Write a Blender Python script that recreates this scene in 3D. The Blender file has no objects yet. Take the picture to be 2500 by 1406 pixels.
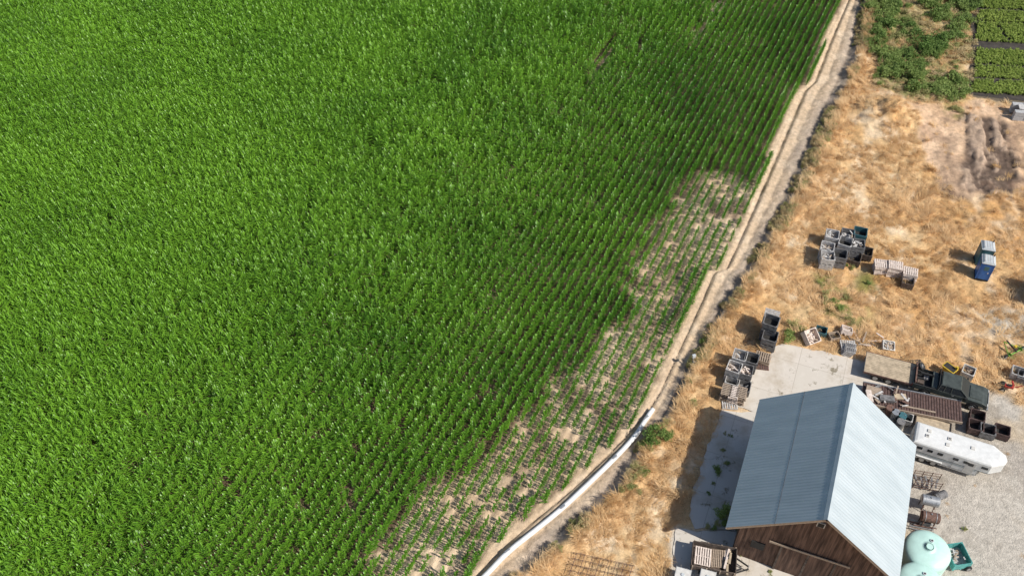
import bpy, math, random
import numpy as np
from mathutils import Matrix, Vector, Euler
random.seed(7); rng=np.random.default_rng(11)
scene=bpy.context.scene
# ---------------------------------------------------------------- camera / survey maths
H=62.0; TH=math.radians(47.5); F=2390.0
ct,st=math.cos(TH),math.sin(TH)
def G(u,v,h=0.0):
    """ground survey: photo coordinate -> world metres on the horizontal plane z=h"""
    x=u-1250.0; y=v-703.0
    t=(H-h)/(F*st+y*ct)
    return (x*t,(F*ct-y*st)*t)
cam=bpy.data.cameras.new("camera"); camo=bpy.data.objects.new("camera",cam)
scene.collection.objects.link(camo); camo.location=(0,0,H); camo.rotation_euler=(math.pi/2-TH,0,0)
cam.sensor_width=36; cam.lens=36*F/2500; cam.clip_end=3000; cam.clip_start=.5
scene.camera=camo
scene.view_settings.view_transform='Standard'; scene.view_settings.look='None'; scene.view_settings.exposure=0
# ---------------------------------------------------------------- light
elev=math.radians(44); sdx,sdy=0.88,-0.475
L=math.hypot(sdx,sdy); sdx/=L; sdy/=L
tosun=Vector((sdx*math.cos(elev),sdy*math.cos(elev),math.sin(elev)))
sl=bpy.data.lights.new("sun",'SUN'); sl.energy=5.0; sl.angle=math.radians(.5); sl.color=(1,.95,.87)
so=bpy.data.objects.new("sun",sl); scene.collection.objects.link(so); so.location=(60,-40,80)
so.rotation_euler=tosun.to_track_quat('Z','Y').to_euler()
w=bpy.data.worlds.new("World"); scene.world=w; w.use_nodes=True
nt=w.node_tree; bg=nt.nodes['Background']; sky=nt.nodes.new('ShaderNodeTexSky'); sky.sky_type='NISHITA'
sky.sun_disc=False; sky.sun_elevation=elev; sky.sun_rotation=math.atan2(sdx,sdy)
nt.links.new(sky.outputs[0],bg.inputs[0]); bg.inputs[1].default_value=.10
# ---------------------------------------------------------------- materials
def mat(name,col,rough=.8,amt=.25,scale=4,metal=0,bump=0,col2=None,detail=6,stretch=None,bscale=None):
    m=bpy.data.materials.new(name); m.use_nodes=True; n=m.node_tree.nodes; l=m.node_tree.links
    p=n['Principled BSDF']; p.inputs['Roughness'].default_value=rough; p.inputs['Metallic'].default_value=metal
    tc=n.new('ShaderNodeTexCoord'); mp=n.new('ShaderNodeMapping'); l.new(tc.outputs['Object'],mp.inputs[0])
    if stretch: mp.inputs['Scale'].default_value=stretch
    nz=n.new('ShaderNodeTexNoise'); nz.inputs['Scale'].default_value=scale; nz.inputs['Detail'].default_value=detail
    nz.inputs['Roughness'].default_value=.65
    l.new(mp.outputs[0],nz.inputs['Vector'])
    r=n.new('ShaderNodeValToRGB'); l.new(nz.outputs['Fac'],r.inputs[0])
    c2=col2 if col2 else tuple(min(1,c*(1+amt)) for c in col); c1=tuple(c*(1-amt) for c in col) if not col2 else col
    r.color_ramp.elements[0].position=.35; r.color_ramp.elements[1].position=.65
    r.color_ramp.elements[0].color=(*c1,1); r.color_ramp.elements[1].color=(*c2,1)
    l.new(r.outputs[0],p.inputs['Base Color'])
    if bump:
        b=n.new('ShaderNodeBump'); b.inputs['Strength'].default_value=bump; b.inputs['Distance'].default_value=.03
        n2=n.new('ShaderNodeTexNoise'); n2.inputs['Scale'].default_value=bscale or scale*4; l.new(mp.outputs[0],n2.inputs['Vector'])
        l.new(n2.outputs['Fac'],b.inputs['Height']); l.new(b.outputs[0],p.inputs['Normal'])
    return m
def leafmat(name,c1,c2,rough=.5,trans=.3,spec=.4,patch=None,grad=False):
    m=bpy.data.materials.new(name); m.use_nodes=True; n=m.node_tree.nodes; l=m.node_tree.links
    p=n['Principled BSDF']; p.inputs['Roughness'].default_value=rough; p.inputs['Specular IOR Level'].default_value=spec
    oi=n.new('ShaderNodeObjectInfo'); geo=n.new('ShaderNodeNewGeometry')
    nz=n.new('ShaderNodeTexNoise'); nz.inputs['Scale'].default_value=.09; nz.inputs['Detail'].default_value=4
    l.new(geo.outputs['Position'],nz.inputs['Vector'])
    a=n.new('ShaderNodeMath'); a.operation='MULTIPLY_ADD'; l.new((geo.outputs['Random Per Island'] if grad else oi.outputs['Random']),a.inputs[0]); a.inputs[1].default_value=.5
    s=n.new('ShaderNodeMath'); s.operation='MULTIPLY_ADD'; l.new(nz.outputs['Fac'],s.inputs[0]); s.inputs[1].default_value=1.2 if grad else 1.6; s.inputs[2].default_value=-.38 if grad else -.55
    l.new(s.outputs[0],a.inputs[2]); fac=a.outputs[0]
    if grad:   # the stand is paler towards the middle of the field
        sp_=n.new('ShaderNodeSeparateXYZ'); l.new(geo.outputs['Position'],sp_.inputs[0])
        mr_=n.new('ShaderNodeMapRange'); mr_.inputs[1].default_value=-5; mr_.inputs[2].default_value=-48; mr_.inputs[3].default_value=-.10; mr_.inputs[4].default_value=.38
        q=n.new('ShaderNodeMath'); q.operation='MULTIPLY_ADD'; l.new(sp_.outputs[1],q.inputs[0]); q.inputs[1].default_value=-.35; l.new(sp_.outputs[0],q.inputs[2])
        l.new(q.outputs[0],mr_.inputs[0]); ad=n.new('ShaderNodeMath'); ad.operation='ADD'; l.new(fac,ad.inputs[0]); l.new(mr_.outputs[0],ad.inputs[1]); fac=ad.outputs[0]
    r=n.new('ShaderNodeValToRGB'); r.color_ramp.elements[0].color=(*c1,1); r.color_ramp.elements[1].color=(*c2,1)
    l.new(fac,r.inputs[0]); l.new(r.outputs[0],p.inputs['Base Color'])
    t=n.new('ShaderNodeBsdfTranslucent'); l.new(r.outputs[0],t.inputs[0])
    mx=n.new('ShaderNodeMixShader'); mx.inputs[0].default_value=trans
    l.new(p.outputs[0],mx.inputs[1]); l.new(t.outputs[0],mx.inputs[2]); l.new(mx.outputs[0],n['Material Output'].inputs[0])
    return m
M={}
M['wood']=mat('weathered_wood',(.36,.28,.21),.85,.4,6,stretch=(1,6,6))
M['woodpale']=mat('pale_wood',(.68,.58,.51),.85,.25,6)
M['wooddark']=mat('dark_wood',(.10,.075,.06),.85,.5,5)
M['bindark']=mat('grey_bin_wood',(.17,.165,.165),.85,.45,4)
M['binred']=mat('reddish_bin_wood',(.10,.062,.055),.85,.4,4)
M['bingrey']=mat('bleached_bin_wood',(.50,.48,.46),.85,.3,5)
M['black']=mat('black_rubber',(.02,.02,.02),.8,.3,9)
M['dark']=mat('dark_interior',(.03,.028,.026),.9,.4,6)
M['steel']=mat('galvanised_steel',(.42,.43,.44),.45,.2,8,metal=.6)
M['rust']=mat('rusty_steel',(.15,.085,.065),.8,.5,5)
M['white']=mat('white_paint',(.72,.72,.70),.35,.08,3)
M['offwhite']=mat('dusty_white',(.60,.58,.54),.6,.15,3)
M['glass']=mat('dark_glass',(.02,.025,.03),.08,.1,3)
M['blue']=mat('blue_plastic',(.02,.13,.42),.4,.15,5)
M['bluegreen']=mat('teal_plastic',(.05,.14,.16),.45,.15,5)
M['greytop']=mat('grey_plastic',(.50,.53,.54),.45,.1,5)
M['truck']=mat('dark_green_paint',(.065,.075,.068),.28,.3,2)
M['mint']=mat('pale_mint_plastic',(.50,.72,.65),.42,.10,1.2)
M['teal']=mat('teal_paint',(.08,.32,.30),.5,.3,4)
M['yellow']=mat('yellow_paint',(.60,.42,.04),.5,.25,4)
M['red']=mat('red_paint',(.40,.04,.03),.45,.25,4)
M['green']=mat('implement_green',(.15,.36,.04),.5,.2,4)
M['concrete_block']=mat('concrete_block',(.42,.42,.42),.9,.15,4)
M['ply']=mat('plywood',(.45,.36,.25),.85,.25,3)
M['pipe']=mat('white_vinyl_pipe',(.72,.72,.71),.5,.12,1.5)
# ---------------------------------------------------------------- mesh builder
class MB:
    def __init__(s): s.v=[];s.f=[];s.mi=[];s.ms=[]
    def k(s,m):
        m=M[m] if isinstance(m,str) else m
        if m not in s.ms: s.ms.append(m)
        return s.ms.index(m)
    def add(s,vs,fs,m,mtx=None):
        o=len(s.v); k=s.k(m)
        for p in vs: s.v.append(tuple(mtx@Vector(p)) if mtx else tuple(p))
        for f in fs: s.f.append(tuple(i+o for i in f)); s.mi.append(k)
    def box(s,c,d,m,rot=(0,0,0),par=None):
        x,y,z=[q/2 for q in d]
        vs=[(a*x,b*y,e*z) for a in(-1,1) for b in(-1,1) for e in(-1,1)]
        fs=[(0,1,3,2),(4,6,7,5),(0,4,5,1),(2,3,7,6),(0,2,6,4),(1,5,7,3)]
        mt=Matrix.Translation(c)@Euler(rot).to_matrix().to_4x4()
        if par is not None: mt=par@mt
        s.add(vs,fs,m,mt)
    def cyl(s,p0,p1,r0,m,r1=None,n=14,par=None):
        r1=r0 if r1 is None else r1
        p0=Vector(p0);p1=Vector(p1);q=(p1-p0).to_track_quat('Z','Y').to_matrix().to_4x4(); h=(p1-p0).length
        vs=[];fs=[]
        for i in range(n):
            a=2*math.pi*i/n; vs+= [(r0*math.cos(a),r0*math.sin(a),0),(r1*math.cos(a),r1*math.sin(a),h)]
        for i in range(n):
            j=(i+1)%n; fs.append((2*i,2*j,2*j+1,2*i+1))
        fs.append(tuple(2*i for i in range(n))[::-1]); fs.append(tuple(2*i+1 for i in range(n)))
        mt=Matrix.Translation(p0)@q
        if par is not None: mt=par@mt
        s.add(vs,fs,m,mt)
    def ext(s,prof,y0,y1,m,par=None,inset=0):   # profile in x,z extruded on y
        n=len(prof); vs=[(x,y0,z) for x,z in prof]+[(x,y1,z) for x,z in prof]
        fs=[tuple(range(n)),tuple(range(2*n-1,n-1,-1))]+[(i,i+n,(i+1)%n+n,(i+1)%n) for i in range(n)]
        s.add(vs,fs,m,par)
    def plan(s,lo,z0,hi,z1,m,par=None):
        n=len(lo); vs=[(x,y,z0) for x,y in lo]+[(x,y,z1) for x,y in hi]
        fs=[tuple(range(n))[::-1],tuple(range(n,2*n))]+[(i,(i+1)%n,(i+1)%n+n,i+n) for i in range(n)]
        s.add(vs,fs,m,par)
    def mesh(s,name):
        me=bpy.data.meshes.new(name); me.from_pydata(s.v,[],s.f)
        for m in s.ms: me.materials.append(m)
        me.polygons.foreach_set('material_index',s.mi); me.update(); return me
    def obj(s,name,loc=(0,0,0),rz=0,bevel=0,parent=None,smooth=False,scale=1):
        me=s.mesh(name); o=bpy.data.objects.new(name,me); scene.collection.objects.link(o)
        o.location=loc if len(loc)==3 else (*loc,0); o.rotation_euler=(0,0,rz); o.scale=(scale,)*3
        if bevel:
            b=o.modifiers.new('bevel','BEVEL'); b.width=bevel; b.segments=2; b.limit_method='ANGLE'
        if smooth:
            for p in me.polygons: p.use_smooth=True
        if parent: o.parent=parent
        return o
# ---------------------------------------------------------------- numpy noise
_lat=rng.random((256,256))
def vn(x,y,s,o=0):
    x=np.asarray(x)/s+o*17.3+1000; y=np.asarray(y)/s+o*31.7+1000
    xi=np.floor(x).astype(int); yi=np.floor(y).astype(int); fx=x-xi; fy=y-yi
    fx=fx*fx*(3-2*fx); fy=fy*fy*(3-2*fy); a=_lat[xi%256,yi%256]; b=_lat[(xi+1)%256,yi%256]
    c=_lat[xi%256,(yi+1)%256]; d=_lat[(xi+1)%256,(yi+1)%256]
    return (a*(1-fx)+b*fx)*(1-fy)+(c*(1-fx)+d*fx)*fy
def fbm(x,y,s,o=0,k=4):
    t=0;a=1;w=0
    for i in range(k): t=t+a*vn(x,y,s/2**i,o+i); w+=a; a*=.55
    return t/w
def sm(a,b,x): t=np.clip((x-a)/(b-a),0,1); return t*t*(3-2*t)
def pip(x,y,poly):
    x=np.asarray(x);y=np.asarray(y); ins=np.zeros(x.shape,bool); n=len(poly)
    for i in range(n):
        x1,y1=poly[i]; x2,y2=poly[(i+1)%n]
        if y1==y2: continue
        c=((y1>y)!=(y2>y))&(x<(x2-x1)*(y-y1)/(y2-y1)+x1); ins^=c
    return ins
def dpoly(x,y,pl):
    d=np.full(np.shape(x),1e9)
    for (x1,y1),(x2,y2) in zip(pl[:-1],pl[1:]):
        vx,vy=x2-x1,y2-y1; t=np.clip(((x-x1)*vx+(y-y1)*vy)/(vx*vx+vy*vy),0,1)
        d=np.minimum(d,np.hypot(x-x1-t*vx,y-y1-t*vy))
    return d
def curve(pts,h=0):
    w=sorted([G(u,v,h) for u,v in pts],key=lambda p:p[1]); return np.array(w)
ZF=-0.35
edge=curve([(2105,-80),(2068,0),(2020,100),(1980,200),(1953,222),(1920,300),(1878,400),(1835,500),(1793,600),(1768,655),(1733,665),(1700,750),(1655,850),(1610,950),(1575,1005),(1525,1060),(1470,1115),(1410,1170),(1350,1220),(1290,1268),(1240,1310),(1190,1360),(1140,1420),(1080,1500)],ZF)
bank=curve([(2150,-80),(2120,0),(2105,100),(2070,200),(2025,300),(1980,400),(1932,500),(1872,600),(1812,700),(1775,760),(1740,820),(1712,870),(1690,910),(1668,960),(1640,1010),(1600,1065),(1565,1115),(1535,1165),(1495,1215),(1440,1265),(1385,1315),(1330,1360),(1260,1415),(1160,1500)],-.1)
PHI=math.radians(26.2); cp,sp=math.cos(PHI),math.sin(PHI)
def ext_interp(y,c):
    r=np.interp(y,c[:,1],c[:,0]); r=np.where(y>c[-1,1],c[-1,0]+(y-c[-1,1])*sp/cp,r)
    return np.where(y<c[0,1],c[0,0]-(c[0,1]-y)*.9,r)
def ex(y): return ext_interp(y,edge)
def bx(y): return ext_interp(y,bank)
P=lambda l,h=0:[G(u,v,h) for u,v in l]
poly_dirt=P([(2200,255),(2290,250),(2420,258),(2560,262),(2600,480),(2460,478),(2330,492),(2290,440),(2262,380),(2245,300)])
poly_shrub=P([(2135,-60),(2385,-60),(2375,80),(2362,240),(2240,245),(2150,215),(2128,120)])
poly_nurs=P([(2385,-60),(2700,-60),(2640,262),(2500,258),(2362,236),(2372,110)])
poly_yard=P([(2080,890),(2240,905),(2400,950),(2500,975),(2700,1010),(2750,1600),(1500,1600),(1640,1380),(1640,1285),(1900,1300),(2100,1100),(2000,960)])
poly_pad=P([(1868,878),(1905,838),(1935,843),(2112,884),(2108,950),(2000,1000),(2000,1292),(1900,1292),(2160,1600),(1620,1600),(1655,1400),(1640,1352),(1650,1288),(1700,1290),(1683,1262),(1690,1200),(1712,1140),(1735,1075),(1762,1000),(1800,960),(1838,900)])
poly_ruts=P([(2355,285),(2450,295),(2480,380),(2510,455),(2400,475),(2338,450)])
band=P([(1040,1345),(1120,1270),(1250,1170),(1400,1020),(1490,900),(1570,790),(1620,700),(1690,590),(1775,480)],ZF)
streak=P([(1430,225),(1500,105)],ZF); st2=P([(1690,110),(1765,0)],ZF)
def poor(x,y):
    """0..1 : how thin the stand is at a place in the field"""
    bd=dpoly(x,y,band); nzs=fbm(x,y,5,70,4); nzf=fbm(x,y,1.8,75,3)
    b=sm(4.6,.9,bd+(nzs-.5)*7)*(.55+.45*sm(.35,.6,nzf))
    ds=np.minimum(dpoly(x,y,streak),dpoly(x,y,st2))
    return np.maximum(b,sm(.8,.2,ds+(nzf-.5)*1.4)*.5),nzs,nzf
# ---------------------------------------------------------------- terrain
def zones(x,y):
    j1=(fbm(x,y,3,3)-.5)*3; j2=(fbm(x,y,3,9)-.5)*3
    xx=x+j1; yy=y+j2
    z={}
    z['f']=ex(y)-x; z['b']=x-bx(y)
    z['dirt']=pip(xx,yy,poly_dirt); z['shrub']=pip(xx,yy,poly_shrub); z['nurs']=pip(x,y,poly_nurs)
    z['yard']=pip(x+j1*.7,y+j2*.7,poly_yard); z['pad']=pip(x,y,poly_pad)
    return z
def lines(a,b,c,step,far):
    fine=np.arange(a,b+1e-6,step); g=[];d=step;x=a
    while x>-far: d*=1.35; x-=d; g.append(x)
    g2=[];d=step;x=fine[-1]
    while x<far: d*=1.35; x+=d; g2.append(x)
    return np.array(g[::-1]+list(fine)+g2)
xs=lines(-8,64,0,.17,900); ys=lines(22,112,0,.17,900)
X,Y=np.meshgrid(xs,ys); nx,ny=len(xs),len(ys)
z=zones(X,Y)
def blur(a,n=2):
    a=a.astype(float)
    for _ in range(n):
        a[1:-1,1:-1]=(a[1:-1,1:-1]*2+a[:-2,1:-1]+a[2:,1:-1]+a[1:-1,:-2]+a[1:-1,2:])/6
    return a
fn=fbm(X,Y,.8,1,3); mn=fbm(X,Y,4,5,4); ln=fbm(X,Y,14,2,3)
def C(*c): return np.array(c)[None,None,:]
def mixc(a,b,t): return a+(b-a)*t[...,None]
grass=mixc(C(.63,.39,.18)+0*X[...,None],C(.75,.53,.29),sm(.3,.7,mn)); grass=mixc(grass,C(.57,.31,.115),sm(.5,.75,ln)*.7)
grass=mixc(grass,C(.78,.63,.45),sm(.5,.75,fbm(X,Y,2.2,21,3))*.65)
grass=mixc(grass,C(.34,.22,.11),sm(.60,.74,fbm(X,Y,1.6,24,4))*.6)
col=grass
dirt=mixc(C(.66,.44,.27)+0*X[...,None],C(.76,.54,.36),sm(.35,.7,mn)); dirt=mixc(dirt,C(.48,.31,.20),sm(.55,.75,fbm(X,Y,3,17))*.7)
col=mixc(col,dirt,blur(z['dirt'],3))
# disturbed brown soil around the windrow
dz=blur(pip(X+(fn-.5)*2,Y+(mn-.5)*3,P([(2290,275),(2480,300),(2600,300),(2600,490),(2400,500),(2280,470)])),4)
col=mixc(col,C(.40,.27,.18)+0*X[...,None],dz*sm(.32,.6,fbm(X,Y,2.5,18))*.8)
sh=mixc(C(.26,.25,.10)+0*X[...,None],C(.60,.46,.24),sm(.4,.65,mn)); col=mixc(col,sh,blur(z['shrub'],5))
col=mixc(col,C(.17,.14,.10)+0*X[...,None],blur(z['nurs'],1))
yard=mixc(C(.47,.42,.36)+0*X[...,None],C(.56,.51,.44),sm(.35,.65,mn)); yard=mixc(yard,C(.36,.31,.25),sm(.55,.75,fbm(X,Y,3,33))*.7)
yard=mixc(yard,C(.62,.47,.29),sm(.5,.7,fbm(X,Y,5,35))*.55)
trk=np.abs(np.sin((X*.93+Y*.12+1.2*np.sin(Y*.12))*.55)); yard=mixc(yard,C(.64,.59,.51),sm(.90,1.0,trk)*.45*sm(.3,.6,fn))
col=mixc(col,yard,blur(z['yard'],4))
# ruts of dark manure
rdx,rdy=G(2372,300); rex,rey=G(2400,455); ra=math.atan2(rey-rdy,rex-rdx)
ua=(X-rdx)*math.cos(ra)+(Y-rdy)*math.sin(ra); va=-(X-rdx)*math.sin(ra)+(Y-rdy)*math.cos(ra)
wv=fbm(va+(mn-.5)*1.4,ua*.09,.7,7,3)
rt=blur(pip(X+(fn-.5)*3,Y+(mn-.5)*6,poly_ruts),4)
col=mixc(col,mixc(C(.11,.08,.065)+0*X[...,None],C(.46,.34,.25),sm(.38,.58,wv+(fn-.5)*.5)),rt*.9)
drk=sm(.52,.64,fbm(X,Y*.6,2.6,41,4))*blur(pip(X+(fn-.5)*2,Y+(mn-.5)*3,P([(2310,455),(2560,420),(2600,500),(2380,510),(2300,480)])),3)
col=mixc(col,C(.19,.125,.09)+0*X[...,None],drk*.9)
# green patches in the dry grass
for (u,v,r) in [(2050,745,3.2),(2010,690,1.2),(2120,690,1.5),(1940,810,1.0),(2070,790,1.2),(2330,270,1.3)]:
    gx,gy=G(u,v); dd=np.hypot((X-gx),(Y-gy)*.8)/r
    col=mixc(col,C(.24,.23,.07)+0*X[...,None],sm(1.2,.2,dd)*sm(.4,.6,fbm(X,Y,1.3,12)))
gx,gy=G(2450,790); col=mixc(col,C(.50,.44,.36)+0*X[...,None],sm(2.2,1.2,np.hypot((X-gx)*.8,Y-gy)+(mn-.5)*1.5))
# road between bank and field
wid=np.maximum(bx(Y)-ex(Y),.5); tt=(X-ex(Y))/wid      # 0 field edge .. 1 bank
road=mixc(C(.62,.47,.32)+0*X[...,None],C(.47,.38,.30),sm(.35,.75,tt+(mn-.5)*.4))
road=mixc(road,C(.70,.56,.41),sm(.5,.7,fbm(X,Y,1.5,50))*.6)
road=mixc(road,C(.30,.25,.20),sm(.52,.85,tt+(mn-.5)*.4)*.9*sm(.32,.6,fn))  # dark blotches towards the bank: weed shadows put into the colour
for t0 in(.42,.72): road=mixc(road,C(.30,.24,.18),np.exp(-((tt-t0+(mn-.5)*.06)/.035)**2)*.7*sm(.3,.5,fn))
rj=(fn-.5)*.6
col=mixc(col,road,sm(.25,-.35,z['b']+rj)[...])
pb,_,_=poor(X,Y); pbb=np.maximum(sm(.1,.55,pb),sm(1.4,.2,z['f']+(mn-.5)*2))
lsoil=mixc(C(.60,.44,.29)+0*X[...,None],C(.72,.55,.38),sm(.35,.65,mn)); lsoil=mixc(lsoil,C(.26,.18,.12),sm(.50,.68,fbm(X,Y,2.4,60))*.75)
soil=mixc(C(.15,.105,.065)+0*X[...,None],C(.26,.19,.12),sm(.4,.65,fbm(X,Y,3,62))); soil=mixc(soil,lsoil,pbb)  # dark base puts row-gap shade and moist earth into the colour
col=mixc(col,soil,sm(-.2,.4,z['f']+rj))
farf=sm(150,260,np.hypot(X,Y)); col=mixc(col,C(.09,.17,.04)+0*X[...,None],farf*(z['f']>0)); col=mixc(col,C(.35,.30,.15)+0*X[...,None],farf*(z['f']<=0))
# heights
sd=z['b']+(fn-.5)*.9
Z=ZF+(0.12-ZF)*sm(-.7,.30,sd)-.12*sm(.3,2.5,sd)
onr=(z['f']<0)&(z['b']<0)
Z+=np.where(onr,-.10*np.exp(-((tt-.42)/.06)**2)-.10*np.exp(-((tt-.72)/.06)**2)+.14*np.exp(-((tt-.90)/.05)**2)-.22*np.exp(-((tt-.10)/.05)**2)+.10*np.exp(-((tt-.2)/.05)**2)+(fn-.5)*.16,0)
Z+=np.where((z['f']>0),(fn-.5)*.05,0)
gz=(z['b']>.2)&~z['yard']&~z['pad']&~z['nurs']
gzb=blur(gz,3)
Z+=gzb*((mn-.45)*.25+(fn-.5)*.38)
Z+=rt*(-.10+.34*sm(.42,.6,wv)+(fn-.5)*.25)
gx,gy=G(2165,278); md=np.hypot((X-gx)/3.0,(Y-gy)/2.6); Z+=1.5*np.exp(-md**2*1.6)*(.6+.8*fn)
Z+=blur(z['yard'],3)*(fn-.5)*.02
Z-=blur(z['pad']&~z['nurs'],2)*.03
Z=np.where(np.hypot(X,Y)>140,np.minimum(Z,0),Z)
me=bpy.data.meshes.new('ground')
V=np.stack([X,Y,Z],-1).reshape(-1,3)
idx=np.arange(nx*ny).reshape(ny,nx); Q=np.stack([idx[:-1,:-1],idx[:-1,1:],idx[1:,1:],idx[1:,:-1]],-1).reshape(-1,4)
me.vertices.add(len(V)); me.vertices.foreach_set('co',V.ravel())
me.loops.add(Q.size); me.loops.foreach_set('vertex_index',Q.ravel())
me.polygons.add(len(Q)); me.polygons.foreach_set('loop_start',np.arange(0,Q.size,4)); me.polygons.foreach_set('loop_total',np.full(len(Q),4))
me.update(calc_edges=True); me.polygons.foreach_set('use_smooth',np.ones(len(Q),bool))
ca=me.color_attributes.new('soil_tint','FLOAT_COLOR','POINT')
ca.data.foreach_set('color',np.concatenate([np.clip(col,0,1),np.ones(col.shape[:2]+(1,))],-1).reshape(-1).astype(np.float32))
fa=me.attributes.new('field_w','FLOAT','POINT'); fa.data.foreach_set('value',sm(-.2,.6,z['f']).ravel().astype(np.float32))
go=bpy.data.objects.new('ground',me); scene.collection.objects.link(go)
m=bpy.data.materials.new('ground'); m.use_nodes=True; n=m.node_tree.nodes; l=m.node_tree.links; p=n['Principled BSDF']; p.inputs['Roughness'].default_value=.95
p.inputs['Specular IOR Level'].default_value=.1
at=n.new('ShaderNodeAttribute'); at.attribute_name='soil_tint'; geo=n.new('ShaderNodeNewGeometry')
def NZ(s,d=5,r=.65):
    q=n.new('ShaderNodeTexNoise'); q.inputs['Scale'].default_value=s; q.inputs['Detail'].default_value=d; q.inputs['Roughness'].default_value=r; l.new(geo.outputs['Position'],q.inputs['Vector']); return q
n1=NZ(2.2,8,.75); mr=n.new('ShaderNodeMapRange'); mr.inputs[1].default_value=.3; mr.inputs[2].default_value=.7; mr.inputs[3].default_value=.62; mr.inputs[4].default_value=1.30
l.new(n1.outputs['Fac'],mr.inputs[0])
mul=n.new('ShaderNodeVectorMath'); mul.operation='SCALE'; l.new(at.outputs['Color'],mul.inputs[0]); l.new(mr.outputs[0],mul.inputs['Scale']); l.new(mul.outputs[0],p.inputs['Base Color'])
sep=n.new('ShaderNodeSeparateXYZ'); l.new(geo.outputs['Position'],sep.inputs[0])
def MA(op,a,b):
    q=n.new('ShaderNodeMath'); q.operation=op
    for i,x in enumerate((a,b)):
        if x is None: continue
        if isinstance(x,(int,float)): q.inputs[i].default_value=x
        else: l.new(x,q.inputs[i])
    return q.outputs[0]
s1=MA('SUBTRACT',MA('MULTIPLY',sep.outputs[0],cp),MA('MULTIPLY',sep.outputs[1],sp))
fur=MA('SINE',MA('MULTIPLY',s1,2*math.pi/.76),None)
fw=n.new('ShaderNodeAttribute'); fw.attribute_name='field_w'
furh=MA('MULTIPLY',MA('MULTIPLY',fur,fw.outputs['Fac']),.5)
n2=NZ(7,6,.7); hh=MA('ADD',furh,MA('MULTIPLY',n2.outputs['Fac'],1.3))
bp=n.new('ShaderNodeBump'); bp.inputs['Strength'].default_value=.8; bp.inputs['Distance'].default_value=.12; l.new(hh,bp.inputs['Height']); l.new(bp.outputs[0],p.inputs['Normal'])
me.materials.append(m)
def hgt(x,y):
    i=np.clip(np.searchsorted(xs,x)-1,0,nx-2); j=np.clip(np.searchsorted(ys,y)-1,0,ny-2)
    return Z[j,i]
# ---------------------------------------------------------------- scatter via geometry nodes
def scatter(name,pts,rot,scl,var,protos):
    col_=bpy.data.collections.new(name+'_kinds')
    for i,pm in enumerate(protos):
        o=bpy.data.objects.new('%s_kind_%02d'%(name,i),pm); col_.objects.link(o)
    me=bpy.data.meshes.new(name); me.vertices.add(len(pts)); me.vertices.foreach_set('co',np.asarray(pts,np.float32).ravel())
    a=me.attributes.new('rot','FLOAT_VECTOR','POINT'); a.data.foreach_set('vector',np.asarray(rot,np.float32).ravel())
    a=me.attributes.new('scl','FLOAT_VECTOR','POINT'); a.data.foreach_set('vector',np.asarray(scl,np.float32).ravel())
    a=me.attributes.new('kind','INT','POINT'); a.data.foreach_set('value',np.asarray(var,np.int32))
    o=bpy.data.objects.new(name,me); scene.collection.objects.link(o)
    ng=bpy.data.node_groups.new(name,'GeometryNodeTree')
    ng.interface.new_socket('Geometry',in_out='INPUT',socket_type='NodeSocketGeometry'); ng.interface.new_socket('Geometry',in_out='OUTPUT',socket_type='NodeSocketGeometry')
    N=ng.nodes; K=ng.links; gi=N.new('NodeGroupInput'); goo=N.new('NodeGroupOutput'); iop=N.new('GeometryNodeInstanceOnPoints')
    ci=N.new('GeometryNodeCollectionInfo'); ci.inputs[0].default_value=col_; ci.inputs['Separate Children'].default_value=True; ci.inputs['Reset Children'].default_value=True
    def na(nm,t):
        q=N.new('GeometryNodeInputNamedAttribute'); q.data_type=t; q.inputs[0].default_value=nm; return q.outputs[0]
    K.new(gi.outputs[0],iop.inputs['Points']); K.new(ci.outputs[0],iop.inputs['Instance']); iop.inputs['Pick Instance'].default_value=True
    K.new(na('kind','INT'),iop.inputs['Instance Index']); K.new(na('rot','FLOAT_VECTOR'),iop.inputs['Rotation']); K.new(na('scl','FLOAT_VECTOR'),iop.inputs['Scale'])
    K.new(iop.outputs[0],goo.inputs[0])
    md=o.modifiers.new('scatter','NODES'); md.node_group=ng
    return o
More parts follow.
